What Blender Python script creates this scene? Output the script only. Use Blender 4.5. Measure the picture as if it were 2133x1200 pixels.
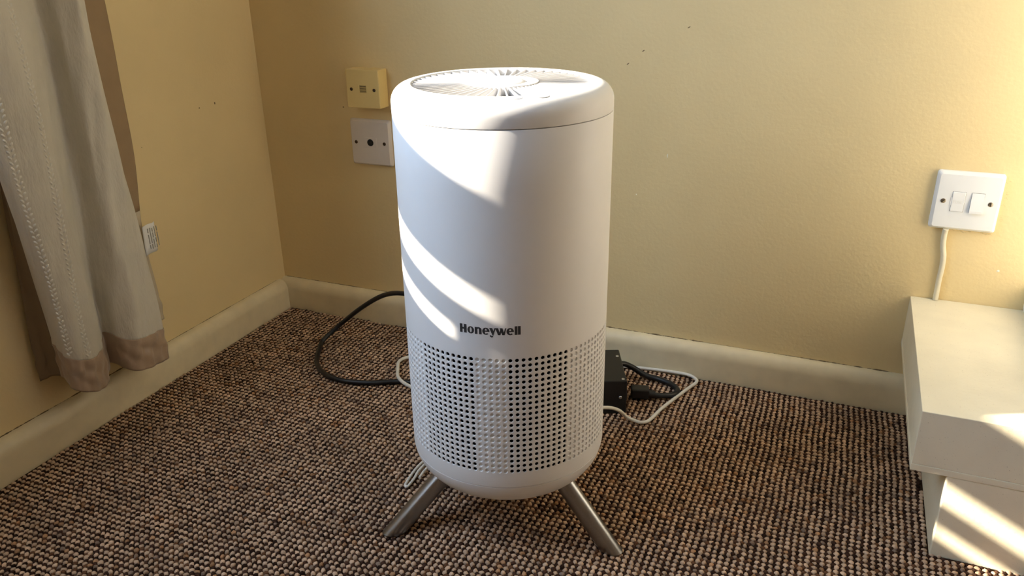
import bpy, bmesh, math, random
import numpy as np
from mathutils import Matrix, Vector

for o in list(bpy.data.objects):
    bpy.data.objects.remove(o, do_unlink=True)
SC = bpy.context.scene
COL = SC.collection
R = math.radians
random.seed(7)
NP = np.random.RandomState(11)

# ------------------------------------------------------------------ camera
CAM_POS = (1.0574, -1.2841, 0.6976)
YAW, PITCH, ROLL, FPX = 0.3954, 0.4001, -0.0140, 1683.74


def camera():
    fw = Vector((-math.sin(YAW) * math.cos(PITCH), math.cos(YAW) * math.cos(PITCH), -math.sin(PITCH)))
    r = Vector((math.cos(YAW), math.sin(YAW), 0))
    u = r.cross(fw)
    c, s = math.cos(ROLL), math.sin(ROLL)
    r2, u2 = c * r + s * u, -s * r + c * u
    cd = bpy.data.cameras.new('camera')
    cd.sensor_width = 36
    cd.lens = FPX * 36 / 2133
    cd.clip_start = 0.02
    co = bpy.data.objects.new('camera', cd)
    COL.objects.link(co)
    m = Matrix((r2, u2, -fw)).transposed().to_4x4()
    m.translation = CAM_POS
    co.matrix_world = m
    SC.camera = co


camera()

# ------------------------------------------------------------------ sky, sun, exposure
SUN_DIR = Vector((1.0, 0.445, -0.515)).normalized()      # the way the light travels
SUN_STRENGTH = 7.6
SKY_STRENGTH = 3.9
SC.view_settings.view_transform = 'Standard'
SC.view_settings.look = 'None'
SC.view_settings.gamma = 1
SC.view_settings.use_curve_mapping = False
SC.view_settings.exposure = 1.53

w = bpy.data.worlds.new('sky')
SC.world = w
w.use_nodes = True
nt = w.node_tree
bg = nt.nodes['Background']
bg.inputs['Color'].default_value = (0.56, 0.74, 1.0, 1)
bg.inputs['Strength'].default_value = SKY_STRENGTH

sl = bpy.data.lights.new('sun', 'SUN')
sl.energy = SUN_STRENGTH
sl.angle = R(0.6)
sl.color = (1.0, 0.87, 0.69)
so = bpy.data.objects.new('sun', sl)
COL.objects.link(so)
so.rotation_euler = SUN_DIR.to_track_quat('-Z', 'Y').to_euler()
so.location = (-3, -2, 3)

pl = bpy.data.lights.new('window_portal', 'AREA')
pl.shape = 'RECTANGLE'
pl.size, pl.size_y = 1.40, 1.07
pl.cycles.is_portal = True
po = bpy.data.objects.new('window_portal', pl)
COL.objects.link(po)
po.location = (-0.09, -1.1875, 1.354)
po.rotation_euler = Vector((1, 0, 0)).to_track_quat('-Z', 'Y').to_euler()


# ------------------------------------------------------------------ materials
def mat(name, col, rough=0.6, metal=0.0, spec=0.5, noise=0.0, nscale=60, bump=0.0, bscale=300, dark=None, sheen=0.0, detail=4, speck=None):
    m = bpy.data.materials.new(name)
    m.use_nodes = True
    t = m.node_tree
    b = t.nodes['Principled BSDF']
    b.inputs['Base Color'].default_value = (*col, 1)
    b.inputs['Roughness'].default_value = rough
    b.inputs['Metallic'].default_value = metal
    b.inputs['Specular IOR Level'].default_value = spec
    if sheen:
        b.inputs['Sheen Weight'].default_value = sheen
    tc = t.nodes.new('ShaderNodeTexCoord')
    src = None
    if noise:
        n = t.nodes.new('ShaderNodeTexNoise')
        n.inputs['Scale'].default_value = nscale
        n.inputs['Detail'].default_value = detail
        t.links.new(tc.outputs['Object'], n.inputs['Vector'])
        mx = t.nodes.new('ShaderNodeMix')
        mx.data_type = 'RGBA'
        d = dark or tuple(c * (1 - noise) for c in col)
        mx.inputs[6].default_value = (*d, 1)
        mx.inputs[7].default_value = (*col, 1)
        rp = t.nodes.new('ShaderNodeValToRGB')
        rp.color_ramp.elements[0].position = 0.3
        rp.color_ramp.elements[1].position = 0.62
        t.links.new(n.outputs['Fac'], rp.inputs['Fac'])
        t.links.new(rp.outputs['Color'], mx.inputs[0])
        src = mx.outputs[2]
    if speck:
        scol, sscale, thr = speck
        n = t.nodes.new('ShaderNodeTexNoise')
        n.inputs['Scale'].default_value = sscale
        n.inputs['Detail'].default_value = 2
        t.links.new(tc.outputs['Object'], n.inputs['Vector'])
        rp = t.nodes.new('ShaderNodeValToRGB')
        rp.color_ramp.elements[0].position = thr
        rp.color_ramp.elements[1].position = thr + 0.04
        t.links.new(n.outputs['Fac'], rp.inputs['Fac'])
        mx = t.nodes.new('ShaderNodeMix')
        mx.data_type = 'RGBA'
        mx.inputs[6].default_value = (*col, 1)
        mx.inputs[7].default_value = (*scol, 1)
        if src:
            t.links.new(src, mx.inputs[6])
        t.links.new(rp.outputs['Color'], mx.inputs[0])
        src = mx.outputs[2]
    if src:
        t.links.new(src, b.inputs['Base Color'])
    if bump:
        n = t.nodes.new('ShaderNodeTexNoise')
        n.inputs['Scale'].default_value = bscale
        n.inputs['Detail'].default_value = 3
        t.links.new(tc.outputs['Object'], n.inputs['Vector'])
        bp = t.nodes.new('ShaderNodeBump')
        bp.inputs['Strength'].default_value = bump
        bp.inputs['Distance'].default_value = 0.002
        t.links.new(n.outputs['Fac'], bp.inputs['Height'])
        t.links.new(bp.outputs['Normal'], b.inputs['Normal'])
    return m


M = {}
M['wall'] = mat('wall_paint', (0.83, 0.65, 0.34), 0.62, noise=0.06, nscale=5, bump=0.25, bscale=160)
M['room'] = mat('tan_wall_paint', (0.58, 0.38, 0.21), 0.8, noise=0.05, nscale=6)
M['ceiling'] = mat('ceiling_paint', (0.66, 0.58, 0.45), 0.9, bump=0.1)
M['skirt'] = mat('skirting_gloss', (0.83, 0.71, 0.47), 0.38, noise=0.10, nscale=30, bump=0.12, bscale=90)
M['floor'] = mat('carpet_backing', (0.060, 0.033, 0.020), 1.0, spec=0.0, noise=0.4, nscale=300)
M['frame'] = mat('window_frame_paint', (0.85, 0.85, 0.82), 0.4, noise=0.04)
M['white'] = mat('purifier_white_plastic', (0.83, 0.83, 0.83), 0.42, spec=0.35, noise=0.01, bump=0.012, bscale=1500)
M['blade'] = mat('blade_plastic', (0.66, 0.66, 0.67), 0.45, spec=0.3, noise=0.01)
M['filter'] = mat('filter_black', (0.004, 0.004, 0.005), 0.9, spec=0.1, noise=0.2, nscale=200)
M['inner'] = mat('vent_grey', (0.14, 0.145, 0.15), 0.6, noise=0.05)
M['logo'] = mat('logo_grey', (0.035, 0.035, 0.038), 0.5, noise=0.1)
M['print'] = mat('button_print', (0.30, 0.30, 0.31), 0.5, noise=0.1)
M['steel'] = mat('brushed_steel', (0.33, 0.325, 0.32), 0.30, metal=1.0, noise=0.08, nscale=500)
M['rubber'] = mat('foot_rubber', (0.05, 0.05, 0.05), 0.8, noise=0.1)
M['socketcream'] = mat('aged_cream_plastic', (0.84, 0.63, 0.26), 0.38, noise=0.05, nscale=20)
M['socketwhite'] = mat('socket_white_plastic', (0.76, 0.68, 0.60), 0.35, noise=0.04, nscale=20)
M['spur'] = mat('switch_white_plastic', (0.84, 0.84, 0.82), 0.32, noise=0.03, nscale=20)
M['grime'] = mat('grime', (0.20, 0.14, 0.07), 0.9, noise=0.4, nscale=200)
M['gap'] = mat('recess_grey', (0.16, 0.14, 0.11), 0.8, noise=0.1)
M['dust'] = mat('dust', (0.42, 0.33, 0.18), 0.9, noise=0.3, nscale=300)
M['brass'] = mat('screw_metal', (0.42, 0.36, 0.28), 0.35, metal=1.0, noise=0.2, nscale=300)
M['screw_dark'] = mat('rusty_screw', (0.10, 0.055, 0.025), 0.6, metal=0.4, noise=0.3, nscale=300)
M['hole'] = mat('socket_hole_dark', (0.012, 0.010, 0.008), 0.8, noise=0.1)
M['plinth'] = mat('plinth_cream_paint', (0.83, 0.76, 0.57), 0.5, noise=0.07, nscale=18, bump=0.18, bscale=160, speck=((0.45, 0.38, 0.26), 650, 0.71))
M['black'] = mat('black_plastic', (0.010, 0.010, 0.010), 0.42, noise=0.1, bump=0.06, bscale=900)
M['cordblack'] = mat('black_flex', (0.008, 0.008, 0.009), 0.45, noise=0.1)
M['cordwhite'] = mat('white_flex', (0.80, 0.77, 0.70), 0.4, noise=0.04)
M['cordcream'] = mat('cream_flex', (0.80, 0.73, 0.55), 0.45, noise=0.06)
M['screw'] = mat('bright_screw', (0.55, 0.55, 0.55), 0.3, metal=1.0, noise=0.1)
M['label'] = mat('care_label', (0.85, 0.84, 0.80), 0.7, noise=0.04)
M['chip'] = mat('paint_chip', (0.20, 0.13, 0.06), 0.9, noise=0.3, nscale=400)
M['chiplight'] = mat('plaster_chip', (0.88, 0.82, 0.66), 0.9, noise=0.1, nscale=400)
M['hem'] = mat('curtain_hem_taffeta', (0.42, 0.30, 0.20), 0.42, noise=0.12, nscale=40, bump=0.6, bscale=70, sheen=0.2)


def linen():
    m = mat('curtain_linen', (0.74, 0.68, 0.56), 0.85, spec=0.15, noise=0.07, nscale=25, sheen=0.15)
    t = m.node_tree
    b = t.nodes['Principled BSDF']
    tc = t.nodes.new('ShaderNodeTexCoord')
    mp = t.nodes.new('ShaderNodeMapping')
    mp.inputs['Scale'].default_value = (1, 1, 0.25)
    n = t.nodes.new('ShaderNodeTexNoise')
    n.inputs['Scale'].default_value = 420
    n.inputs['Detail'].default_value = 4
    t.links.new(tc.outputs['Object'], mp.inputs['Vector'])
    t.links.new(mp.outputs['Vector'], n.inputs['Vector'])
    bp = t.nodes.new('ShaderNodeBump')
    bp.inputs['Strength'].default_value = 0.35
    bp.inputs['Distance'].default_value = 0.002
    mp2 = t.nodes.new('ShaderNodeMapping')
    mp2.inputs['Rotation'].default_value = (0.6, 0, 0)
    mp2.inputs['Scale'].default_value = (1, 1.6, 0.5)
    n2 = t.nodes.new('ShaderNodeTexNoise')
    n2.inputs['Scale'].default_value = 55
    n2.inputs['Detail'].default_value = 3
    t.links.new(tc.outputs['Object'], mp2.inputs['Vector'])
    t.links.new(mp2.outputs['Vector'], n2.inputs['Vector'])
    bp2 = t.nodes.new('ShaderNodeBump')
    bp2.inputs['Strength'].default_value = 0.45
    bp2.inputs['Distance'].default_value = 0.006
    t.links.new(n2.outputs['Fac'], bp2.inputs['Height'])
    t.links.new(bp2.outputs['Normal'], bp.inputs['Normal'])
    t.links.new(n.outputs['Fac'], bp.inputs['Height'])
    t.links.new(bp.outputs['Normal'], b.inputs['Normal'])
    # thin cloth lets a little daylight through
    tr = t.nodes.new('ShaderNodeBsdfTranslucent')
    tr.inputs['Color'].default_value = (0.62, 0.52, 0.36, 1)
    mx = t.nodes.new('ShaderNodeMixShader')
    mx.inputs['Fac'].default_value = 0.12
    out = t.nodes['Material Output']
    t.links.new(b.outputs['BSDF'], mx.inputs[1])
    t.links.new(tr.outputs['BSDF'], mx.inputs[2])
    t.links.new(mx.outputs['Shader'], out.inputs['Surface'])
    return m


M['linen'] = linen()
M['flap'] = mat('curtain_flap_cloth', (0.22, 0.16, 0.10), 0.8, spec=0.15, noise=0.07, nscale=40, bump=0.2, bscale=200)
M['lining_shaded'] = mat('curtain_lining_shaded', (0.36, 0.25, 0.145), 0.8, spec=0.15, noise=0.07, nscale=40, bump=0.2, bscale=200)  # lining again, with the shade of the upper back layer painted in
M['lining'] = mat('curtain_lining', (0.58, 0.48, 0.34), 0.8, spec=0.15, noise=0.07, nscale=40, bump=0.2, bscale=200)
M['stitch'] = mat('stitch_thread', (0.78, 0.73, 0.62), 0.8, spec=0.2, noise=0.08, nscale=200)


def glass():
    m = bpy.data.materials.new('window_glass')
    m.use_nodes = True
    t = m.node_tree
    t.nodes.remove(t.nodes['Principled BSDF'])
    tr = t.nodes.new('ShaderNodeBsdfTransparent')
    gl = t.nodes.new('ShaderNodeBsdfGlossy')
    gl.inputs['Roughness'].default_value = 0.02
    mx = t.nodes.new('ShaderNodeMixShader')
    mx.inputs['Fac'].default_value = 0.06
    t.links.new(tr.outputs[0], mx.inputs[1])
    t.links.new(gl.outputs[0], mx.inputs[2])
    t.links.new(mx.outputs[0], t.nodes['Material Output'].inputs['Surface'])
    return m


M['glass'] = glass()


def yarn():
    m = bpy.data.materials.new('carpet_yarn')
    m.use_nodes = True
    t = m.node_tree
    b = t.nodes['Principled BSDF']
    a = t.nodes.new('ShaderNodeAttribute')
    a.attribute_name = 'yarn'
    t.links.new(a.outputs['Color'], b.inputs['Base Color'])
    b.inputs['Roughness'].default_value = 0.95
    b.inputs['Specular IOR Level'].default_value = 0.08
    return m


M['yarn'] = yarn()


# ------------------------------------------------------------------ mesh helpers
def link(name, me, material=None, parent=None, smooth=False):
    o = bpy.data.objects.new(name, me)
    COL.objects.link(o)
    if material is not None and not me.materials:
        me.materials.append(material)
    if smooth:
        me.polygons.foreach_set('use_smooth', [True] * len(me.polygons))
    if parent is not None:
        o.parent = parent
    return o


def obj(name, verts, faces, material, parent=None, smooth=False):
    me = bpy.data.meshes.new(name)
    me.from_pydata([tuple(v) for v in verts], [], [tuple(f) for f in faces])
    me.update()
    return link(name, me, material, parent, smooth)


def bm_obj(name, bm, material, parent=None, smooth=False):
    me = bpy.data.meshes.new(name)
    bmesh.ops.recalc_face_normals(bm, faces=bm.faces[:])
    bm.to_mesh(me)
    bm.free()
    return link(name, me, material, parent, smooth)


def thing(name, label, cat, loc=(0, 0, 0), rz=0.0, group=None):
    o = bpy.data.objects.new(name, None)
    o.empty_display_size = 0.03
    COL.objects.link(o)
    o.location = loc
    o.rotation_euler = (0, 0, rz)
    o['label'] = label
    o['category'] = cat
    if group:
        o['group'] = group
    return o


def add_box(bm, x0, x1, y0, y1, z0, z1, bevel=0.0, seg=2):
    r = bmesh.ops.create_cube(bm, size=1)
    vs = r['verts']
    for v in vs:
        v.co = Vector((x0 + (v.co.x + .5) * (x1 - x0), y0 + (v.co.y + .5) * (y1 - y0), z0 + (v.co.z + .5) * (z1 - z0)))
    if bevel:
        es = list({e for v in vs for e in v.link_edges})
        bmesh.ops.bevel(bm, geom=es, offset=bevel, segments=seg, affect='EDGES', profile=0.5)


def box(name, x0, x1, y0, y1, z0, z1, material, parent=None, bevel=0.0, seg=2):
    bm = bmesh.new()
    add_box(bm, x0, x1, y0, y1, z0, z1, bevel, seg)
    return bm_obj(name, bm, material, parent)


def struct(o, label=None):
    o['kind'] = 'structure'
    if label:
        o['label'] = label
    return o


def lathe(name, prof, material, parent=None, n=128, smooth=True, closed=False, a0=0.0):
    vs, fs = [], []
    k = len(prof)
    for i in range(n):
        a = a0 + 2 * math.pi * i / n
        for r, z in prof:
            vs.append((r * math.cos(a), r * math.sin(a), z))
    for i in range(n):
        j = (i + 1) % n
        for q in range(k if closed else k - 1):
            q2 = (q + 1) % k
            fs.append((i * k + q, j * k + q, j * k + q2, i * k + q2))
    o = obj(name, vs, fs, material, parent, smooth)
    bm = bmesh.new()
    bm.from_mesh(o.data)
    bmesh.ops.remove_doubles(bm, verts=bm.verts[:], dist=1e-6)
    bmesh.ops.recalc_face_normals(bm, faces=bm.faces[:])
    bm.to_mesh(o.data)
    bm.free()
    return o


def smooth_angle(o, deg=35):
    me = o.data
    me.polygons.foreach_set('use_smooth', [True] * len(me.polygons))
    try:
        me.set_sharp_from_angle(angle=R(deg))
    except Exception:
        pass


def catmull(pts, per=10, closed=False):
    P = [Vector(p) for p in pts]
    out = []
    n = len(P)
    for i in range(n - 1):
        p0 = P[max(i - 1, 0)]
        p1, p2 = P[i], P[i + 1]
        p3 = P[min(i + 2, n - 1)]
        for k in range(per):
            t = k / per
            out.append(0.5 * ((2 * p1) + (p2 - p0) * t + (2 * p0 - 5 * p1 + 4 * p2 - p3) * t * t + (3 * p1 - p0 - 3 * p2 + p3) * t ** 3))
    out.append(P[-1])
    return out


def tube(name, pts, rad, material, parent=None, seg=10, per=10, raw=False):
    P = [Vector(p) for p in pts] if raw else catmull(pts, per)
    vs, fs = [], []
    prev = None
    n = len(P)
    for i, p in enumerate(P):
        t = (P[min(i + 1, n - 1)] - P[max(i - 1, 0)]).normalized()
        if prev is None:
            a = t.orthogonal().normalized()
        else:
            a = (prev - t * prev.dot(t)).normalized()
        prev = a
        b = t.cross(a)
        for k in range(seg):
            an = 2 * math.pi * k / seg
            vs.append(p + rad * (math.cos(an) * a + math.sin(an) * b))
    for i in range(n - 1):
        for k in range(seg):
            k2 = (k + 1) % seg
            fs.append((i * seg + k, i * seg + k2, (i + 1) * seg + k2, (i + 1) * seg + k))
    fs.append(tuple(range(seg))[::-1])
    fs.append(tuple((n - 1) * seg + k for k in range(seg)))
    o = obj(name, vs, fs, material, parent)
    smooth_angle(o, 50)
    return o


# ------------------------------------------------------------------ the room
RX, RY, RZ = 3.2, -3.4, 2.35
WY0, WY1, WZ0, WZ1 = -1.72, -0.655, 0.658, 2.05           # window opening in the left wall
struct(box('floor', -0.02, RX, RY, 0.0, -0.08, -0.0032, M['floor']))
struct(box('ceiling', -0.12, RX + .1, RY - .1, 0.1, RZ, RZ + .08, M['ceiling']))
wall_back = struct(box('wall_back', -0.12, RX + .1, 0.0, 0.1, -0.08, RZ, M['wall']))
struct(box('wall_right', RX, RX + .1, RY - .1, 0.0, -0.08, RZ, M['room']))
struct(box('wall_front', -0.12, RX, RY - .1, RY, -0.08, RZ, M['room']))
bm = bmesh.new()
add_box(bm, -0.12, 0, RY, WY0, -0.08, RZ)
add_box(bm, -0.12, 0, WY1, 0.0, -0.08, RZ)
add_box(bm, -0.12, 0, WY0, WY1, -0.08, WZ0)
add_box(bm, -0.12, 0, WY0, WY1, WZ1, RZ)
wall_left = struct(bm_obj('wall_left', bm, M['wall']))

SKIRT = [(0, .0605), (.005, .0605), (.010, .0585), (.0145, .0545), (.0175, .049), (.0192, .043), (.0194, .038), (.0194, -.004), (0, -.004)]


def skirting(name, a, b, nrm):
    a, b, nrm = Vector(a), Vector(b), Vector(nrm)
    vs, fs = [], []
    k = len(SKIRT)
    N = 40
    rr = random.Random(3)
    for i in range(N + 1):
        p = a.lerp(b, i / N)
        for d, z in SKIRT:
            j = rr.uniform(-.0004, .0004) if z > 0 and d > 0 else 0
            vs.append(p + nrm * (d + j * .5) + Vector((0, 0, z + j)))
    for i in range(N):
        for q in range(k):
            q2 = (q + 1) % k
            fs.append((i * k + q, i * k + q2, (i + 1) * k + q2, (i + 1) * k + q))
    fs.append(tuple(range(k)))
    fs.append(tuple(N * k + q for q in range(k))[::-1])
    bm = bmesh.new()
    bv = [bm.verts.new(v) for v in vs]
    for f in fs:
        bm.faces.new([bv[i] for i in f])
    o = bm_obj(name, bm, M['skirt'])
    smooth_angle(o, 40)
    return struct(o)


bb_back = skirting('baseboard_back', (0.0, 0, 0), (1.2225, 0, 0), (0, -1, 0))
bb_left = skirting('baseboard_left', (0, -0.0195, 0), (0, RY, 0), (1, 0, 0))


def crack(parent, a, b, nrm, seed, dens):
    """broken dirty line where the filler over the skirting has opened: small ragged flecks"""
    rr = random.Random(seed)
    a, b, nrm = Vector(a), Vector(b), Vector(nrm)
    L = (b - a).length
    t = (b - a).normalized()
    vs, fs = [], []
    n = int(L / .0018)
    v = 0.3
    for k in range(n + 1):
        v = .80 * v + .20 * rr.random() + rr.uniform(-.16, .16)
        h = max(0.0, min(1.0, v * 1.5 - .35)) * dens(k / n) * .0017
        c = a + t * (L * k / n)
        vs += [c + nrm * (.0007 + h * 1.2) + Vector((0, 0, -.0007)), c + nrm * .0003 + Vector((0, 0, h - .0007))]
    for k in range(n):
        fs.append((2 * k, 2 * k + 2, 2 * k + 3, 2 * k + 1))
    obj('filler_crack', vs, fs, M['grime'], parent)


crack(bb_back, (0.005, 0, .0613), (1.18, 0, .0613), (0, -1, 0), 5, lambda u: .45 + .55 * (0.52 < u < 0.75) + .5 * (u > .88))
crack(bb_left, (0, -.03, .0613), (0, -.9, .0613), (1, 0, 0), 8, lambda u: .35 + .5 * (0.45 < u < 0.8))


def fleck(parent, c, ax, w_, h_, material, seed):
    """small raised or broken fleck in the paint; ax = the two in-plane directions and the normal"""
    rr = random.Random(seed)
    c = Vector(c)
    u, v, n = (Vector(q) for q in ax)
    vs = [c + n * .0008]
    k = 8
    for i in range(k):
        a = 2 * math.pi * i / k
        q = rr.uniform(.55, 1.1)
        vs.append(c + u * (math.cos(a) * w_ * q) + v * (math.sin(a) * h_ * q) + n * .0001)
    obj('paint_chip', vs, [(0, 1 + i, 1 + (i + 1) % k) for i in range(k)], material, parent)


BK = ((.86, 0, .5), (-.5, 0, .86), (0, -1, 0))
BK2 = ((1, 0, 0), (0, 0, 1), (0, -1, 0))
for i, (x_, z_, a_, b_, m_) in enumerate([(.8173, .5811, .0028, .0009, 'chip'), (.749, .5446, .0030, .0009, 'chip'), (.7253, .5241, .0026, .0009, 'chip'),
                                          (.7968, .3819, .0012, .0050, 'chiplight'), (.7486, .3129, .0012, .0016, 'chiplight'), (1.2922, .2506, .0022, .0022, 'chiplight'),
                                          (.1858, .4255, .0022, .0010, 'chip')]):
    fleck(wall_back, (x_, 0, z_), BK if i < 3 else BK2, a_, b_, M[m_], i)
LF = ((0, 1, 0), (0, 0, 1), (1, 0, 0))
for i, (y_, z_, a_, b_) in enumerate([(-.1289, .4441, .0016, .0022), (-.1683, .4423, .0020, .0012), (-.3098, .4033, .0010, .0008)]):
    fleck(wall_left, (0, y_, z_), LF, a_, b_, M['chip'], 20 + i)

# window: frame, bottom rail, vent slat, mullion and panes (daylight source, left of the picture)
win = bpy.data.objects.new('window_1', None)
COL.objects.link(win)
win.location = (-0.05, (WY0 + WY1) / 2, WZ0)
win['kind'] = 'structure'
win['label'] = 'white painted window in the left wall beyond the curtain'


def wbox(name, x0, x1, y0, y1, z0, z1, m=None, bevel=.002):
    o = box(name, x0, x1, y0, y1, z0, z1, m or M['frame'], None, bevel)
    o.parent = win
    o.matrix_parent_inverse = Matrix.Translation(-Vector(win.location))
    return o


wbox('window_jamb', -.075, -.025, WY0, WY0 + .04, WZ0, WZ1)
wbox('window_jamb', -.075, -.025, WY1 - .012, WY1, WZ0, WZ1)
wbox('window_head', -.075, -.025, WY0, WY1, WZ1 - .05, WZ1)
wbox('bottom_rail', -.065, -.035, WY0, WY1, .7665, .8624)
wbox('vent_slat', -.065, -.035, WY0, WY1, .7060, .7260)
wbox('stripe_blocker', -.060, -.040, -.9190, -.9070, WZ0, .7060, None, .001)  # unseen post added in the gap to end the lowest sun stripe
wbox('mullion', -.065, -.035, -1.36, -1.31, .8624, WZ1)
wbox('pane', -.052, -.048, WY0 + .04, -1.36, .8624, WZ1 - .05, M['glass'], 0)
wbox('pane', -.052, -.048, -1.31, WY1 - .012, .8624, WZ1 - .05, M['glass'], 0)


# ------------------------------------------------------------------ carpet pile (countless woven loops)
def carpet():
    px, py = .0083, .0083
    x0, x1, y0, y1 = .021, 1.78, -1.16, -.021
    ny = int((y1 - y0) / py)
    nx = int((x1 - x0) / px)
    jj, ii = np.meshgrid(np.arange(ny), np.arange(nx), indexing='ij')
    X = x0 + (ii + .5) * px + .0011 * np.sin(jj * .11 + 1.3) + .0007 * np.sin(jj * .43 + ii * .02)
    Y = y0 + (jj + .5) * py + .0011 * np.sin(ii * .09) + .0007 * np.sin(ii * .37 + jj * .03)
    X, Y = X.ravel(), Y.ravel()

    def keep(X, Y):
        return ~((X > 1.222) & (Y > -.358)) & (X < x1) & (Y < y1 - .001)

    def domes(X, Y, seg, rings, ax, ay, az, zb, cols, jit):
        n = len(X)
        tmpl = []
        for (cr, sz) in rings:
            for k in range(seg):
                a = 2 * math.pi * (k + .5) / seg
                tmpl.append((cr * math.cos(a), cr * math.sin(a), sz))
        tmpl.append((0, 0, 1))
        T = np.array(tmpl)
        m = len(T)
        sx = ax * NP.uniform(.82, 1.15, n)
        sy = ay * NP.uniform(.85, 1.15, n)
        sz = az * NP.uniform(.75, 1.2, n)
        rot = NP.uniform(-.8, .8, n)
        lean = NP.uniform(-.0007, .0007, (n, 2))
        jx = X + NP.normal(0, jit, n)
        jy = Y + NP.normal(0, jit, n)
        lx = T[None, :, 0] * sx[:, None]
        ly = T[None, :, 1] * sy[:, None]
        c, s = np.cos(rot)[:, None], np.sin(rot)[:, None]
        V = np.empty((n, m, 3))
        V[..., 0] = jx[:, None] + c * lx - s * ly + lean[:, :1] * T[None, :, 2]
        V[..., 1] = jy[:, None] + s * lx + c * ly + lean[:, 1:] * T[None, :, 2]
        V[..., 2] = zb + T[None, :, 2] * sz[:, None]
        V[..., :2] += NP.normal(0, .00030, (n, m, 2)) * (T[None, :, 2:3] < .95)
        V[..., 2] += NP.normal(0, .00022, (n, m)) * (T[None, :, 2] > .2)
        F = []
        for r_ in range(len(rings) - 1):
            for k in range(seg):
                a, b = r_ * seg + k, r_ * seg + (k + 1) % seg
                F += [(a, b, b + seg), (a, b + seg, a + seg)]
        t = (len(rings) - 1) * seg
        for k in range(seg):
            F.append((t + k, t + (k + 1) % seg, m - 1))
        F = np.array(F)
        FF = (F[None] + (np.arange(n) * m)[:, None, None]).reshape(-1, 3)
        C = np.repeat(cols, m, axis=0)
        return V.reshape(-1, 3), FF, C

    k1 = keep(X, Y)
    Xb, Yb = X[k1], Y[k1]
    n = len(Xb)
    base = np.array([.68, .465, .31])
    tone = NP.uniform(.75, 1.12, (n, 1))
    # slow streaks of lighter and redder yarn along the rows
    streak = .92 + .12 * np.sin(Xb * 31 + 2 * np.sin(Yb * 17)) * np.sin(Yb * 43 + 1.0)
    cols = base * tone * streak[:, None]
    red = NP.rand(n) < .05
    cols[red] = np.array([.45, .25, .13]) * NP.uniform(.7, 1.2, (red.sum(), 1))
    grey = NP.rand(n) < .03
    cols[grey] = np.array([.26, .18, .13])
    A = domes(Xb, Yb, 8, [(1.0, 0.0), (.95, .5), (.62, .88)], .0034, .0033, .0034, -.0031, cols, .00035)
    Xd, Yd = X + px * .5, Y + py * .5
    k2 = keep(Xd, Yd)
    Xd, Yd = Xd[k2], Yd[k2]
    n2 = len(Xd)
    cd = np.array([.050, .024, .015]) * NP.uniform(.5, 1.6, (n2, 1))
    rd = NP.rand(n2) < .12
    cd[rd] = np.array([.13, .060, .030])
    B = domes(Xd, Yd, 6, [(1.0, 0.0), (.95, .5), (.62, .88)], .0033, .0032, .0031, -.0031, cd, .00030)
    V = np.concatenate([A[0], B[0]])
    F = np.concatenate([A[1], B[1] + len(A[0])])
    C = np.concatenate([A[2], B[2]])
    me = bpy.data.meshes.new('carpet_pile')
    me.vertices.add(len(V))
    me.vertices.foreach_set('co', V.ravel())
    me.loops.add(F.size)
    me.loops.foreach_set('vertex_index', F.ravel().astype(np.int32))
    me.polygons.add(len(F))
    me.polygons.foreach_set('loop_start', np.arange(0, F.size, 3, dtype=np.int32))
    me.polygons.foreach_set('loop_total', np.full(len(F), 3, dtype=np.int32))
    me.polygons.foreach_set('use_smooth', np.ones(len(F), dtype=bool))
    me.update(calc_edges=True)
    at = me.color_attributes.new('yarn', 'FLOAT_COLOR', 'POINT')
    at.data.foreach_set('color', np.c_[C, np.ones(len(C))].ravel().astype(np.float32))
    o = link('carpet_pile', me, M['yarn'])
    o['kind'] = 'stuff'
    o['label'] = 'coarse woven loop carpet of beige and dark brown yarn'
    o['category'] = 'carpet'


carpet()

# ------------------------------------------------------------------ boxed plinth and upright on the right
pt = thing('boxed_plinth', 'cream painted two-tier boxed plinth against the wall at right', 'plinth', (1.26, -.18, 0))


def under(o, root):
    o.parent = root
    o.matrix_parent_inverse = Matrix.Translation(-Vector(root.location))
    return o


lo = under(box('lower_box', 1.2245, 1.95, -.3588, -.0005, -.003, .1145, M['plinth'], None, .0015), pt)
up = under(box('upper_box', 1.1845, 1.99, -.3592, -.0005, .1230, .1950, M['plinth'], None, .0008), pt)
lip = under(box('bottom_board', 1.1841, 1.9902, -.3597, -.0005, .1145, .1230, M['plinth'], None, .0006), pt)
fs_ = thing('upright_panel', 'white painted upright standing on the plinth at the right edge', 'panel', (1.6, -.15, .195))
under(box('base_block', 1.3335, 1.88, -.24, -.0005, .1952, .235, M['frame'], None, .003), fs_)
under(box('panel', 1.3900, 1.86, -.22, -.0005, .235, 1.25, M['frame'], None, .003), fs_)
under(box('top_shelf', 1.3290, 1.90, -.25, -.0005, 1.25, 1.29, M['frame'], None, .004), fs_)


# ------------------------------------------------------------------ wall plates
def disc(name, r, depth, material, parent, x, z, y, slot=None, n=20):
    """short turned disc whose face looks towards -Y; slot = angle of a cut screw slot"""
    vs, fs = [], []
    for rr_, yy in ((r, 0.0), (r, -depth * .7), (r * .8, -depth)):
        for k in range(n):
            a = 2 * math.pi * k / n
            vs.append((rr_ * math.cos(a), yy, rr_ * math.sin(a)))
    for q in range(2):
        for k in range(n):
            k2 = (k + 1) % n
            fs.append((q * n + k, (q + 1) * n + k, (q + 1) * n + k2, q * n + k2))
    fs.append(tuple(2 * n + k for k in range(n))[::-1])
    o = obj(name, vs, fs, material, parent)
    smooth_angle(o, 40)
    o.location = (x, y, z)
    if slot is not None:
        s = box('slot', -r * .78, r * .78, -depth - .00025, -depth + .0005, -r * .13, r * .13, M['hole'], o)
        s.rotation_euler = (0, slot, 0)
    return o


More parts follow.
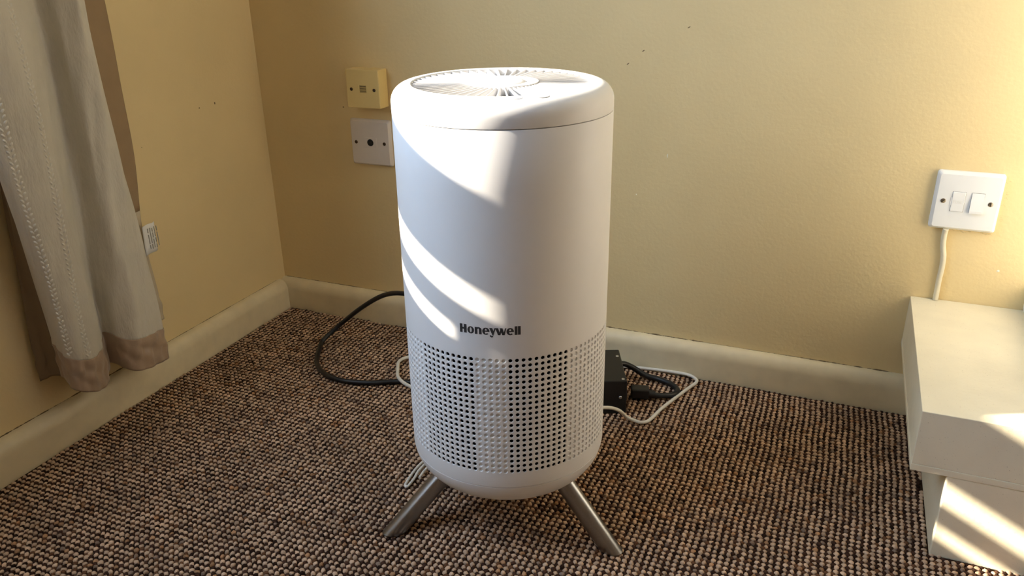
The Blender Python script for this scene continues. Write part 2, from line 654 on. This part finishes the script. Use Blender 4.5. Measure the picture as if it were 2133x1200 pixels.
def plate(bm, w_, h_, d_, b_):
    """plate with sloping edges standing out of the wall: outer outline at y=0, face inset by b_ at y=-d_"""
    pts = []
    for s, y in ((0, 0.0), (0, -d_ * .45), (b_, -d_)):
        W_, H_ = w_ / 2 - s, h_ / 2 - s
        c = .004 if s == 0 else .003
        ring = []
        for (sx, sz) in ((1, 1), (-1, 1), (-1, -1), (1, -1)):
            for k in range(4):
                a = {(1, 1): 0, (-1, 1): 90, (-1, -1): 180, (1, -1): 270}[(sx, sz)] + 30 * k
                ring.append(bm.verts.new((sx * (W_ - c) + c * math.cos(R(a)), y, sz * (H_ - c) + c * math.sin(R(a)))))
        pts.append(ring)
    n = 16
    for q in range(2):
        for k in range(n):
            k2 = (k + 1) % n
            bm.faces.new((pts[q][k], pts[q + 1][k], pts[q + 1][k2], pts[q][k2]))
    bm.faces.new(pts[2])
    bm.faces.new(pts[0][::-1])


# aged cream telephone box
tb = thing('telephone_socket', 'aged cream square telephone socket box high on the back wall', 'socket', (.2505, 0, .4660))
bm = bmesh.new()
add_box(bm, -.034, .034, -.0300, 0, -.034, .034, .0016, 2)
bm_obj('housing', bm, M['socketcream'], tb)
for sx in (-1, 1):
    disc('screw', .0030, .0006, M['screw_dark'], tb, sx * .0235, -.001, -.0300, slot=.7)
fl = box('jack_shutter', -.006, .0075, -.0304, -.0298, -.0062, .0066, mat('shutter_olive', (.50, .36, .13), .6, noise=.1), tb, .0002, 1)
for k, zz in enumerate((-.0035, .0008, .0048)):
    box('shutter_slot', -.005, .0070, -.0307, -.0303, zz - .0006, zz + .0006, M['grime'], fl)
box('jack_edge', -.0085, -.0072, -.0309, -.0297, -.0095, .0075, M['socketcream'], tb, .0003, 1)

# white aerial plate
ap = thing('aerial_socket', 'white square aerial socket plate below the cream telephone box', 'socket', (.2435, 0, .3640))
bm = bmesh.new()
plate(bm, .086, .086, .0085, .0035)
bm_obj('faceplate', bm, M['socketwhite'], ap)
for sx in (-1, 1):
    disc('screw', .0032, .0006, M['screw_dark'], ap, sx * .03015, 0, -.0085, slot=1.0)
box('module', -.0140, .0140, -.0089, -.0080, -.0098, .0102, M['socketwhite'], ap, .0003, 1)
disc('aerial_hole', .0066, .0007, M['hole'], ap, .0006, .0006, -.0088)
disc('aerial_pin', .0018, .0012, M['hole'], ap, .0006, .0006, -.0090)

# fused switch on the right
fp = thing('fused_switch', 'white fused spur switch plate on the back wall above the plinth', 'switch', (1.2319, 0, .3516))
bm = bmesh.new()
plate(bm, .086, .086, .0105, .0040)
bm_obj('faceplate', bm, M['spur'], fp)
disc('screw', .0034, .0012, M['brass'], fp, -.03015, 0, -.0102, slot=-.9)
disc('screw', .0034, .0012, M['brass'], fp, .03015, 0, -.0102, slot=1.5)
gap = box('fuse_recess', -.0199, -.0027, -.01062, -.0100, -.0147, .0147, M['gap'], fp)
fc = box('fuse_carrier', -.0196, -.0030, -.0116, -.0100, -.0144, .0144, M['spur'], fp, .0006, 1)
box('carrier_tab', -.0214, -.0196, -.0112, -.0100, -.0060, .0060, M['spur'], fp, .0003, 1)
box('rocker_recess', .0045, .0211, -.01062, -.0100, -.0149, .0149, M['gap'], fp)
bm = bmesh.new()
prof = [(-.0145, -.0101), (-.0145, -.0150), (-.0110, -.0152), (.0145, -.0112), (.0145, -.0101)]
L_ = [bm.verts.new((.0048, y, z)) for z, y in prof]
R_ = [bm.verts.new((.0208, y, z)) for z, y in prof]
bm.faces.new(L_)
bm.faces.new(R_[::-1])
for k in range(5):
    k2 = (k + 1) % 5
    bm.faces.new((L_[k], R_[k], R_[k2], L_[k2]))
bm_obj('rocker', bm, M['spur'], fp)

# embossed FUSE on the carrier, small strokes
STROKES = {'F': [((0, 0), (0, 5)), ((0, 5), (3, 5)), ((0, 2.6), (2.3, 2.6))], 'U': [((0, 5), (0, 0)), ((0, 0), (3, 0)), ((3, 0), (3, 5))],
           'S': [((3, 5), (0, 5)), ((0, 5), (0, 2.5)), ((0, 2.5), (3, 2.5)), ((3, 2.5), (3, 0)), ((3, 0), (0, 0))],
           'E': [((0, 0), (0, 5)), ((0, 5), (3, 5)), ((0, 2.5), (2.4, 2.5)), ((0, 0), (3, 0))]}
bm = bmesh.new()
u_ = .00072
for k, ch in enumerate('FUSE'):
    ox, oz = -.0173 + k * .0031, -.0020
    for (a, b) in STROKES[ch]:
        xa, xb = sorted((a[0], b[0]))
        za, zb = sorted((a[1], b[1]))
        add_box(bm, ox + xa * u_ - .00016, ox + xb * u_ + .00016, -.01185, -.0115, oz + za * u_ - .00016, oz + zb * u_ + .00016)
bm_obj('embossed_word', bm, M['cordwhite'], fc)
# dusty cobwebs clinging to the plate edge
bm = bmesh.new()
rr = random.Random(4)
vs, fs = [], []
for k in range(46):
    if k < 26:
        cx, cz, ln = rr.uniform(-.02, .043), -.0435 - rr.uniform(0, .004), rr.uniform(.002, .008)
        an = rr.uniform(-.5, .3)
    else:
        cx, cz, ln = .044 + rr.uniform(0, .006), rr.uniform(-.03, .038), rr.uniform(.0015, .004)
        an = rr.uniform(-2, .6)
    dx, dz = math.cos(an) * ln / 2, math.sin(an) * ln / 2
    t_ = .00011
    i0 = len(vs)
    vs += [(cx - dx, -.0012, cz - dz), (cx + dx, -.0012, cz + dz), (cx + dx, -.0012 - t_, cz + dz + 2 * t_), (cx - dx, -.0012 - t_, cz - dz + 2 * t_)]
    fs.append((i0, i0 + 1, i0 + 2, i0 + 3))
dw = obj('dust_threads', vs, fs, M['dust'], fp)

sc_ = tube('switch_flex', [(1.2130, -.0075, .3090), (1.2128, -.0050, .2980), (1.2140, -.0042, .2820), (1.2175, -.0042, .2660), (1.2185, -.0042, .2480), (1.2180, -.0042, .2280), (1.2183, -.0044, .2110), (1.2185, -.0050, .1960)], .0040, M['cordcream'])
sc_['label'] = 'short cream flex hanging from the fused switch to the plinth'
sc_['category'] = 'cable'

# ------------------------------------------------------------------ air purifier
PC = (.702, -.452, 0)
PR = .1226
ap_ = thing('air_purifier', 'white cylindrical air purifier on three splayed metal legs', 'air purifier', PC, R(14.5))
# local frame: front faces -Y
ZT, ZS = .5620, .5330
# lid with rounded shoulder, flat rim and the wall of the vent well
prof = [(PR - .0025, ZS + .0000), (PR - .0002, ZS + .0006), (PR, ZS + .0016)]
fr = .0185
for k in range(0, 11):
    a = R(90) * k / 10
    prof.append((PR - fr + fr * math.cos(a), ZT - fr + fr * math.sin(a)))
prof += [(.1010, ZT), (.0996, ZT - .0006), (.0990, ZT - .0018), (.0988, ZT - .024)]
lid = lathe('lid', prof, M['white'], ap_, 160)
smooth_angle(lid, 60)
well = lathe('vent_well', [(.0988, ZT - .024), (.060, ZT - .027), (.0, ZT - .028)], M['inner'], ap_, 64)
# radial blades
NB = 54
bm = bmesh.new()
vs = []
r0, r1 = .0385, .0990
hh, th, tl = .0130, .0009, .0030
for s, (r_, tk) in enumerate(((r0, .55), (r1, 1.0))):
    for (dy, dz) in ((-tl * tk, 0), (-tl * tk + th, 0), (tl * .2 * tk + th * 1.4, -hh), (tl * .2 * tk, -hh)):
        vs.append((r_, dy, dz))
blade_faces = [(0, 1, 2, 3), (7, 6, 5, 4), (0, 4, 5, 1), (1, 5, 6, 2), (2, 6, 7, 3), (3, 7, 4, 0)]
bme = bpy.data.meshes.new('vent_blade')
bme.from_pydata(vs, [], blade_faces)
bme.update()
bme.materials.append(M['blade'])
for k in range(NB):
    o = link('vent_blade', bme, None, ap_)
    o.location = (0, 0, ZT - .0012)
    o.rotation_euler = (0, 0, 2 * math.pi * (k + .5) / NB)
hub = lathe('hub_ring', [(.0265, ZT - .020), (.0265, ZT - .0018), (.0272, ZT - .0008), (.0398, ZT - .0004), (.0404, ZT - .0012), (.0404, ZT - .020)], M['white'], ap_, 96)
smooth_angle(hub, 50)
knob = lathe('hub_cap', [(.0258, ZT - .020), (.0258, ZT - .0010), (.0250, ZT - .0002), (.0180, ZT + .0004), (.0, ZT + .0006)], M['white'], ap_, 64)
smooth_angle(knob, 50)
bm = bmesh.new()
rr = random.Random(9)
for k in range(30):
    a = 2 * math.pi * k / 30
    l0 = .0215 if k % 3 else .0195
    for (ra, rb, wd) in ((l0, .0245, .00035),):
        c, s = math.cos(a), math.sin(a)
        q = [bm.verts.new((r_ * c - t_ * s, r_ * s + t_ * c, ZT + (.00038 if r_ > .022 else .00048))) for (r_, t_) in ((ra, -wd), (rb, -wd), (rb, wd), (ra, wd))]
        bm.faces.new(q)
bm_obj('tick_marks', bm, M['print'], knob)
# touch buttons on the rim with small printed captions
for k in range(5):
    an = R(-90 + (k - 2) * 14.8)
    b = lathe('button', [(.0, .00016), (.0062, .00016), (.0067, .00008), (.0068, -.0001), (.0068, -.0015)], M['white'], ap_, 32)
    b.location = (.1080 * math.cos(an), .1080 * math.sin(an), ZT - .00045)
    b.scale = (1.20, .56, 1)
    b.rotation_euler = (Matrix.Rotation(an + R(90), 3, 'Z') @ Matrix.Rotation(R(-12.5), 3, 'X').transposed()).to_euler()
    bm = bmesh.new()
    rr = random.Random(30 + k)
    x_ = -.0034
    while x_ < .0034:
        w_ = rr.uniform(.0004, .0011)
        zc = rr.uniform(-.0006, .0006)
        q = [bm.verts.new(p) for p in ((x_, zc - .0006, .0003), (x_ + w_, zc - .0006, .0003), (x_ + w_, zc + .0005, .0003), (x_, zc + .0005, .0003))]
        bm.faces.new(q)
        x_ += w_ + .0004
    bm_obj('caption', bm, M['print'], b)

# main shell between the lid seam and the perforated band
ZG1, ZG0 = .2800 + .00345, .1350 - .00345
shell = lathe('body_shell', [(PR - .0030, ZS - .0002), (PR - .0004, ZS - .0003), (PR, ZS - .0010), (PR, .47), (PR, .40), (PR, .33), (PR, ZG1)], M['white'], ap_, 210)
smooth_angle(shell, 40)

# perforated band: 105 columns x 22 rows of chamfered holes
NC_, NR_ = 105, 22


def grille():
    seg = 12
    vs, fs = [], []
    dz = (ZG1 - ZG0) / NR_
    da = 2 * math.pi / NC_

    def P(u, v, d):
        r_ = PR - d
        a = u / PR
        return (r_ * math.cos(a), r_ * math.sin(a), v)
    sqr = []
    for k in range(seg):
        a = 2 * math.pi * k / seg + math.pi / 4
        c, s = math.cos(a), math.sin(a)
        m = max(abs(c), abs(s))
        sqr.append((c / m * .5, s / m * .5))
    wu = PR * da
    for i in range(NC_):
        kk = ((i + 52) % 105) - 52          # column counted from the front
        ak = abs(kk)
        through = (3 <= ak <= 12) or (26 <= ak <= 35)
        uc = (R(-90) + kk * da) * PR
        for j in range(NR_):
            vc = ZG0 + (j + .5) * dz
            b0 = len(vs)
            for q in range(seg):
                vs.append(P(uc + sqr[q][0] * wu, vc + sqr[q][1] * dz, 0))
            for rr_, d in ((.00272, 0.0), (.00228, .00050), (.00222, .0016 if not through else .0013)):
                for q in range(seg):
                    a = 2 * math.pi * q / seg + math.pi / 4
                    vs.append(P(uc + rr_ * math.cos(a), vc + rr_ * math.sin(a), d))
            for L in range(3):
                for q in range(seg):
                    q2 = (q + 1) % seg
                    fs.append((b0 + L * seg + q, b0 + L * seg + q2, b0 + (L + 1) * seg + q2, b0 + (L + 1) * seg + q))
            if not through:
                fs.append(tuple(b0 + 3 * seg + q for q in range(seg)))
    o = obj('perforated_grille', vs, fs, M['white'], ap_)
    o['label'] = 'perforated white grille of small round holes'
    return o


g = grille()
flt = lathe('filter', [(PR - .0050, ZG1 + .004), (PR - .0050, ZG0 - .004)], M['filter'], ap_, 96)

# curved base with a fine seam
f_ = .045
zb = .072
prof = [(PR, ZG0), (PR, .1140), (PR - .0002, .1125)]
base1 = lathe('lower_shell', prof + [(PR - .0012, .1120)], M['white'], ap_, 160)
smooth_angle(base1, 40)
prof = [(PR - .0014, .1117), (PR - .0004, .1112)]
for k in range(1, 13):
    a = R(6) + R(84) * k / 12
    prof.append((PR - f_ + f_ * math.cos(a), zb + f_ - f_ * math.sin(a)))
prof += [(.05, zb - .001), (.0, zb - .001)]
base2 = lathe('base_cap', prof, M['white'], ap_, 160)
smooth_angle(base2, 40)


# legs: straight tubes cut flat by the floor
def leg():
    n = 40
    A = Vector((0.062, 0, .096))
    B = Vector((.1605, 0, 0))
    d = (B - A).normalized()
    side = Vector((0, 1, 0))
    up_ = side.cross(d)
    vs, fs = [], []
    rad = .0122
    for k in range(n):
        a = 2 * math.pi * k / n
        off = side * (math.cos(a) * rad) + up_ * (math.sin(a) * rad)
        vs.append(A + off)
        p = A + off
        vs.append(p + d * ((p.z - .0012) / -d.z))
    for k in range(n):
        for s in range(1):
            vs.append(B * 0 + vs[2 * k + 1] * .97 + Vector((.1605, 0, 0)) * .03 + Vector((0, 0, -.0014)))
    for k in range(n):
        k2 = (k + 1) % n
        fs.append((2 * k, 2 * k2, 2 * k2 + 1, 2 * k + 1))
        fs.append((2 * k + 1, 2 * k2 + 1, 2 * n + k2, 2 * n + k))
    fs.append(tuple(2 * k for k in range(n))[::-1])
    fs.append(tuple(2 * n + k for k in range(n)))
    bm = bmesh.new()
    bv = [bm.verts.new(v) for v in vs]
    for f in fs:
        bm.faces.new([bv[i] for i in f])
    bmesh.ops.recalc_face_normals(bm, faces=bm.faces[:])
    me = bpy.data.meshes.new('leg')
    bm.to_mesh(me)
    bm.free()
    me.materials.append(M['steel'])
    return me


lme = leg()
pad = None
for a in (-150, -30, 90):
    o = link('leg', lme, None, ap_)
    smooth_angle(o, 40)
    o.rotation_euler = (0, 0, R(a))

# lettering: nine letters printed on the shell
def ring(cx, cy, ro, ri, a0=0, a1=360, n=28):
    out = []
    for k in range(n):
        a, b = R(a0 + (a1 - a0) * k / n), R(a0 + (a1 - a0) * (k + 1) / n)
        out.append([(cx + ro[0] * math.cos(a), cy + ro[1] * math.sin(a)), (cx + ro[0] * math.cos(b), cy + ro[1] * math.sin(b)),
                    (cx + ri[0] * math.cos(b), cy + ri[1] * math.sin(b)), (cx + ri[0] * math.cos(a), cy + ri[1] * math.sin(a))])
    return out


def rect(x0, y0, x1, y1):
    return [(x0, y0), (x1, y0), (x1, y1), (x0, y1)]


GL = {
    'H': [rect(0, 0, 44, 138), rect(68, 0, 112, 138), rect(44, 56, 68, 86)],
    'o': ring(54, 56, (54, 58), (16, 40)),
    'n': [rect(0, 0, 42, 112)] + ring(56, 72, (52, 42), (10, 18), 0, 150, 14) + [rect(66, 0, 108, 73)],
    'e': ring(56, 56, (56, 58), (16, 40), 0, 318, 30) + [rect(22, 48, 112, 66)],
    'y': [[(0, 112), (46, 112), (72, 40), (46, 0)], [(80, 112), (102, 112), (58, -14), (42, 10)]] + ring(34, -14, (24, 24), (2, 8), 180, 372, 14) + ring(20, -16, (13, 13), (0, 0), 0, 360, 14),
    'w': [[(0, 112), (44, 112), (76, 0), (40, 0)], [(60, 34), (76, 0), (108, 100), (92, 112), (84, 112)], [(68, 112), (110, 112), (141, 0), (105, 0)], [(126, 38), (141, 0), (168, 112), (150, 112)]],
    'l': [rect(0, 0, 42, 138)],
}
SEQ = [('H', 308), ('o', 432), ('n', 551), ('e', 668), ('y', 776), ('w', 868), ('e', 1037), ('l', 1160), ('l', 1210)]
US = .0674 / 944
for ch, x0 in SEQ:
    bm = bmesh.new()
    for poly in GL[ch]:
        q = []
        for (x, y) in poly:
            u = ((x0 - 308) - 472 + x) * US
            a = R(-90) + u / PR
            r_ = PR + .00012
            q.append(bm.verts.new((r_ * math.cos(a), r_ * math.sin(a), .3117 + y * .0103 / 138)))
        try:
            bm.faces.new(q)
        except ValueError:
            pass
    bm_obj('letter', bm, M['logo'], shell)

# ------------------------------------------------------------------ power adapter and leads behind the purifier
ax_ = Vector((-.38, .925, 0)).normalized()
ad = thing('power_adapter', 'black box power adapter with bright screws behind the purifier', 'power adapter', (.7325, -.1440, 0), math.atan2(ax_.y, ax_.x))
# local +X runs away from the viewer, local +Y to the left
bm = bmesh.new()
add_box(bm, -.055, .055, -.042, .042, 0.0, .0600, .0022, 2)
bm_obj('case', bm, M['black'], ad)


def screw_at(x, y, z, rot):
    o = lathe('screw', [(.0, .0010), (.0014, .0010), (.0024, .0004), (.0026, .0)], M['screw'], ad, 16)
    o.location = (x, y, z)
    o.rotation_euler = rot


screw_at(.030, -.036, .0600, (0, 0, 0))
screw_at(-.048, -.036, .0600, (0, 0, 0))
screw_at(-.055, -.032, .030, (0, R(-90), 0))
screw_at(-.055, .006, .012, (0, R(-90), 0))
screw_at(-.025, -.042, .030, (R(90), 0, 0))
bm = bmesh.new()
add_box(bm, -.030, -.004, -.0465, -.040, .008, .030, .0015, 1)
bm_obj('inlet', bm, M['cordblack'], ad)

ml = thing('mains_lead', 'short black mains lead with moulded plug looping right of the adapter', 'cable', (.80, -.11, 0))
under(tube('flex', [(.7530, -.0725, .030), (.7600, -.0670, .028), (.7720, -.0600, .020), (.7950, -.0590, .0085), (.8200, -.0600, .0060), (.8430, -.0700, .0060), (.8560, -.0860, .0060), (.8520, -.1040, .0065), (.8360, -.1150, .0075), (.8230, -.1190, .0085)], .0048, M['cordblack']), ml)
pg = under(tube('plug', [(.8250, -.1185, .0090), (.8160, -.1205, .0100), (.8130, -.1213, .0105)], .0068, M['cordblack'], per=3), ml)
bm = bmesh.new()
add_box(bm, -.0150, .0150, -.0100, .0100, -.0090, .0090, .0030, 2)
ph = bm_obj('plug_body', bm, M['cordblack'])
ph.location = (.8010, -.1240, .0120)
ph.rotation_euler = (0, 0, R(16))
under(ph, ml)

bc = tube('black_cable', [(.600, -.365, .100), (.540, -.250, .135), (.455, -.175, .145), (.3812, -.150, .1367), (.3239, -.130, .1171), (.2665, -.120, .0790), (.2120, -.1180, .0330),
                        (.1930, -.1480, .0120), (.2000, -.1720, .0058), (.2251, -.2174, .0052), (.2610, -.2480, .0050), (.3060, -.2590, .0050), (.3560, -.2490, .0050), (.4020, -.2270, .0050), (.470, -.215, .0050), (.60, -.20, .0050), (.690, -.190, .0060)],
          .0044, M['cordblack'])
bc['label'] = 'thick black power cord curling out left behind the purifier'
bc['category'] = 'cable'

wc = tube('white_cord', [(.700, -.048, .0050), (.7496, -.0330, .0040), (.7950, -.0250, .0040), (.8350, -.0225, .0045), (.8620, -.0240, .0050), (.8760, -.0330, .0050), (.8800, -.0450, .0045), (.8700, -.0720, .0040), (.8450, -.1450, .0040),
                        (.8330, -.1900, .0035), (.8225, -.2008, .0035), (.8105, -.2000, .0040), (.8010, -.2035, .0090), (.7950, -.2090, .0180), (.7895, -.2190, .0290), (.7800, -.2330, .0390), (.7660, -.2600, .0520), (.752, -.300, .075)],
          .0028, M['cordwhite'])
wc['label'] = 'thin white cord looping on the carpet right of the purifier'
wc['category'] = 'cable'
wl = tube('white_cord', [(.500, -.100, .0042), (.430, -.110, .0042), (.3790, -.1330, .0042), (.3640, -.1580, .0045), (.3780, -.1900, .0060), (.4030, -.2280, .0120), (.4370, -.2440, .0100), (.500, -.252, .0045), (.560, -.250, .0042)],
          .0030, M['cordwhite'])
wl['label'] = 'thin white cord loop crossing the black cord left of the purifier'
wl['category'] = 'cable'
wb = tube('white_cord', [(.590, -.330, .004), (.5720, -.3720, .0042), (.5540, -.4080, .0036), (.5500, -.4400, .0032), (.5535, -.4740, .0032), (.5560, -.4800, .0032), (.5590, -.4790, .0032), (.5590, -.4620, .0032), (.5560, -.4380, .0034), (.5600, -.4120, .0036), (.5770, -.3800, .0040), (.5960, -.3430, .0044), (.6010, -.3380, .0044), (.6040, -.3430, .0044), (.5840, -.3820, .0040), (.5680, -.4120, .0036), (.5640, -.4360, .0034), (.5650, -.4560, .0034)],
          .0019, M['cordwhite'])
wb['label'] = 'folded end of white cord beside the left purifier leg'
wb['category'] = 'cable'


# ------------------------------------------------------------------ curtain
def curtain():
    root = thing('curtain', 'cream linen curtain with brown hem hanging by the left wall', 'curtain', (.05, -.49, .10))
    # plan of the cloth: (x from the wall, y) at the hem and near the top of the picture, with hem height
    plan = [  # x_hem, y_hem, x_top, y_top, z_hem
        (.010, -.586, .012, -.550, .116),
        (.020, -.580, .022, -.558, .120),
        (.032, -.574, .034, -.588, .124),
        (.046, -.572, .046, -.602, .122),
        (.058, -.576, .060, -.608, .115),
        (.068, -.576, .075, -.602, .108),
        (.076, -.568, .086, -.580, .102),
        (.079, -.555, .086, -.552, .096),
        (.076, -.538, .078, -.528, .091),
        (.066, -.520, .064, -.508, .091),
        (.050, -.502, .047, -.488, .096),
        (.036, -.486, .034, -.471, .101),
        (.046, -.484, .044, -.463, .102),
        (.062, -.484, .058, -.460, .098),
        (.076, -.477, .070, -.455, .091),
        (.084, -.462, .078, -.447, .087),
        (.082, -.442, .080, -.438, .084),
        (.080, -.422, .078, -.430, .081),
        (.073, -.405, .070, -.425, .080),
        (.058, -.399, .054, -.425, .084),
        (.040, -.404, .030, -.424, .095),
        (.028, -.396, .022, -.404, .110),
        (.027, -.375, .018, -.372, .118),
        (.026, -.356, .016, -.338, .120),
    ]
    ZTOP = RZ - .004
    U = 150
    zs = np.concatenate([np.linspace(0, .048, 17), np.array([.052, .0535, .055]), np.linspace(.065, .62, 40), np.linspace(.68, 1.0, 6), [1.5, 2.0]])
    K = len(plan)
    A = np.array(plan)

    def smp(col, t):
        # Catmull-Rom through the plan points
        i = min(int(t), K - 2)
        f = t - i
        p0, p1, p2, p3 = A[max(i - 1, 0), col], A[i, col], A[i + 1, col], A[min(i + 2, K - 1), col]
        return .5 * (2 * p1 + (p2 - p0) * f + (2 * p0 - 5 * p1 + 4 * p2 - p3) * f * f + (3 * p1 - p0 - 3 * p2 + p3) * f ** 3)

    def point(t, dz, off=0.0):
        h0 = smp(4, t)
        z = h0 + dz if dz < 1.4 else (ZTOP if dz > 1.9 else 1.5)
        f = min(1.3, max(0, dz / .53))
        e = f * f * (3 - 2 * f) if f < 1 else 1.0
        x = smp(0, t) * (1 - e) + smp(2, t) * e
        y = smp(1, t) * (1 - e) + smp(3, t) * e
        if t > 20.5:
            y -= .011 * math.exp(-((dz - .17) / .10) ** 2) * min(1, t - 20.5)
        # gentle ripples down the folds
        x += .0016 * math.sin(t * 2.1 + dz * 14) * min(1, dz * 6) + .0010 * math.sin(t * 3.7 - dz * 31)
        y += .0014 * math.sin(t * 1.3 + dz * 11 + 1) * min(1, dz * 6)
        if dz < .056:       # puckered hem
            pk = 1 - abs(dz - .03) / .03
            x += (.0016 * math.sin(t * 2.3 + dz * 190) + .0012 * math.sin(t * 5.1 - dz * 150 + 1)) * max(pk, 0) + .0009 * math.sin(t * 6 + 2)
            if dz > .0515:
                x -= .0008
        return Vector((max(x, .004), y, z))

    T = [t_ * (K - 1) / (U - 1) for t_ in range(U)]
    P = [[point(t, dz) for dz in zs] for t in T]
    ih = 18                   # rows up to here are hem

    def sheet(name, r0, r1, m, thick, u0=0, u1=U - 1):
        vs = [P[i][j] for i in range(u0, u1 + 1) for j in range(r0, r1 + 1)]
        n = r1 - r0 + 1
        fs = [(i * n + j, i * n + j + 1, (i + 1) * n + j + 1, (i + 1) * n + j) for i in range(u1 - u0) for j in range(n - 1)]
        o = obj(name, vs, fs, m, None, True)
        md = o.modifiers.new('thickness', 'SOLIDIFY')
        md.thickness = thick
        md.offset = 0
        return under(o, root)

    UL = int(20.2 / (K - 1) * (U - 1))
    UF = int(2.7 / (K - 1) * (U - 1))
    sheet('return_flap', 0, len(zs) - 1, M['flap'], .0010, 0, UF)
    sheet('linen_panel', ih, len(zs) - 1, M['linen'], .0012, UF, UL)
    sheet('hem_band', 0, ih, M['hem'], .0024, UF, UL)
    rl = int(np.searchsorted(zs, .185))
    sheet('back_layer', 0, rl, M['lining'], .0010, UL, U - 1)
    sheet('lining', rl, len(zs) - 1, M['lining_shaded'], .0010, UL, U - 1)  # upper rows of the back layer, shadow put into the colour

    # two lines of chain stitching down the left column
    def stitches(t0, amp, seed):
        rr = random.Random(seed)
        vs, fs = [], []
        dz = .060
        k = 0
        while dz < .70:
            side = 1 if k % 2 else -1
            c = point(t0 + side * amp, dz)
            n_ = Vector((.96, -.25, 0)).normalized()
            # cloth tangent and normal here
            q = point(t0 + side * amp + .06, dz)
            tg = (q - c).normalized()
            nr = tg.cross(Vector((0, 0, 1))).normalized()
            if nr.x < 0:
                nr = -nr
            d = (Vector((0, 0, 1)) * .9 + tg * side * .75).normalized()
            b = d.cross(nr)
            i0 = len(vs)
            L, W, H = .0031, .0015, .0016
            for (s, wv, hv) in ((-1, .25, .1), (-.55, 1, .8), (.0, 1.1, 1), (.55, 1, .8), (1, .25, .1)):
                for (ww, h2) in ((-1, 0), (-.6, .8), (.6, .8), (1, 0)):
                    vs.append(c + d * (s * L) + b * (ww * W * wv) + nr * (.0006 + h2 * H * hv))
            for a in range(4):
                for bb in range(3):
                    fs.append((i0 + a * 4 + bb, i0 + a * 4 + bb + 1, i0 + (a + 1) * 4 + bb + 1, i0 + (a + 1) * 4 + bb))
            dz += .0036 + rr.uniform(-.0003, .0003)
            k += 1
        o = obj('chain_stitch', vs, fs, M['stitch'], None, True)
        under(o, root)

    stitches(7.3, .13, 1)
    stitches(5.45, .14, 2)

    # care label sewn into the right-hand edge
    vs, fs = [], []
    for i in range(9):
        u = i / 8
        for j in range(5):
            v = j / 4
            vs.append((.0400 + .004 * math.sin(u * 2.4 + .5) - .004 * u, -.3780 + .0300 * u - .003 * v, .2920 - .048 * v + .002 * u + .0015 * math.sin(u * 5)))
    for i in range(8):
        for j in range(4):
            fs.append((i * 5 + j, i * 5 + j + 1, (i + 1) * 5 + j + 1, (i + 1) * 5 + j))
    o = obj('care_label', vs, fs, M['label'], None, True)
    md = o.modifiers.new('thickness', 'SOLIDIFY')
    md.thickness = .0008
    o['label'] = 'small white care label'
    under(o, root)
    bm = bmesh.new()
    rr = random.Random(77)
    for k in range(5):
        y0 = -.3700 + .0045 * k
        for q in range(4):
            z0 = .252 + q * .009 + rr.uniform(0, .002)
            add_box(bm, .0425, .0440, y0, y0 + .0006, z0, z0 + rr.uniform(.005, .009))
    pr = bm_obj('label_print', bm, mat('label_ink', (0.50, 0.47, 0.42), 0.8, noise=0.1))
    pr.parent = o


curtain()
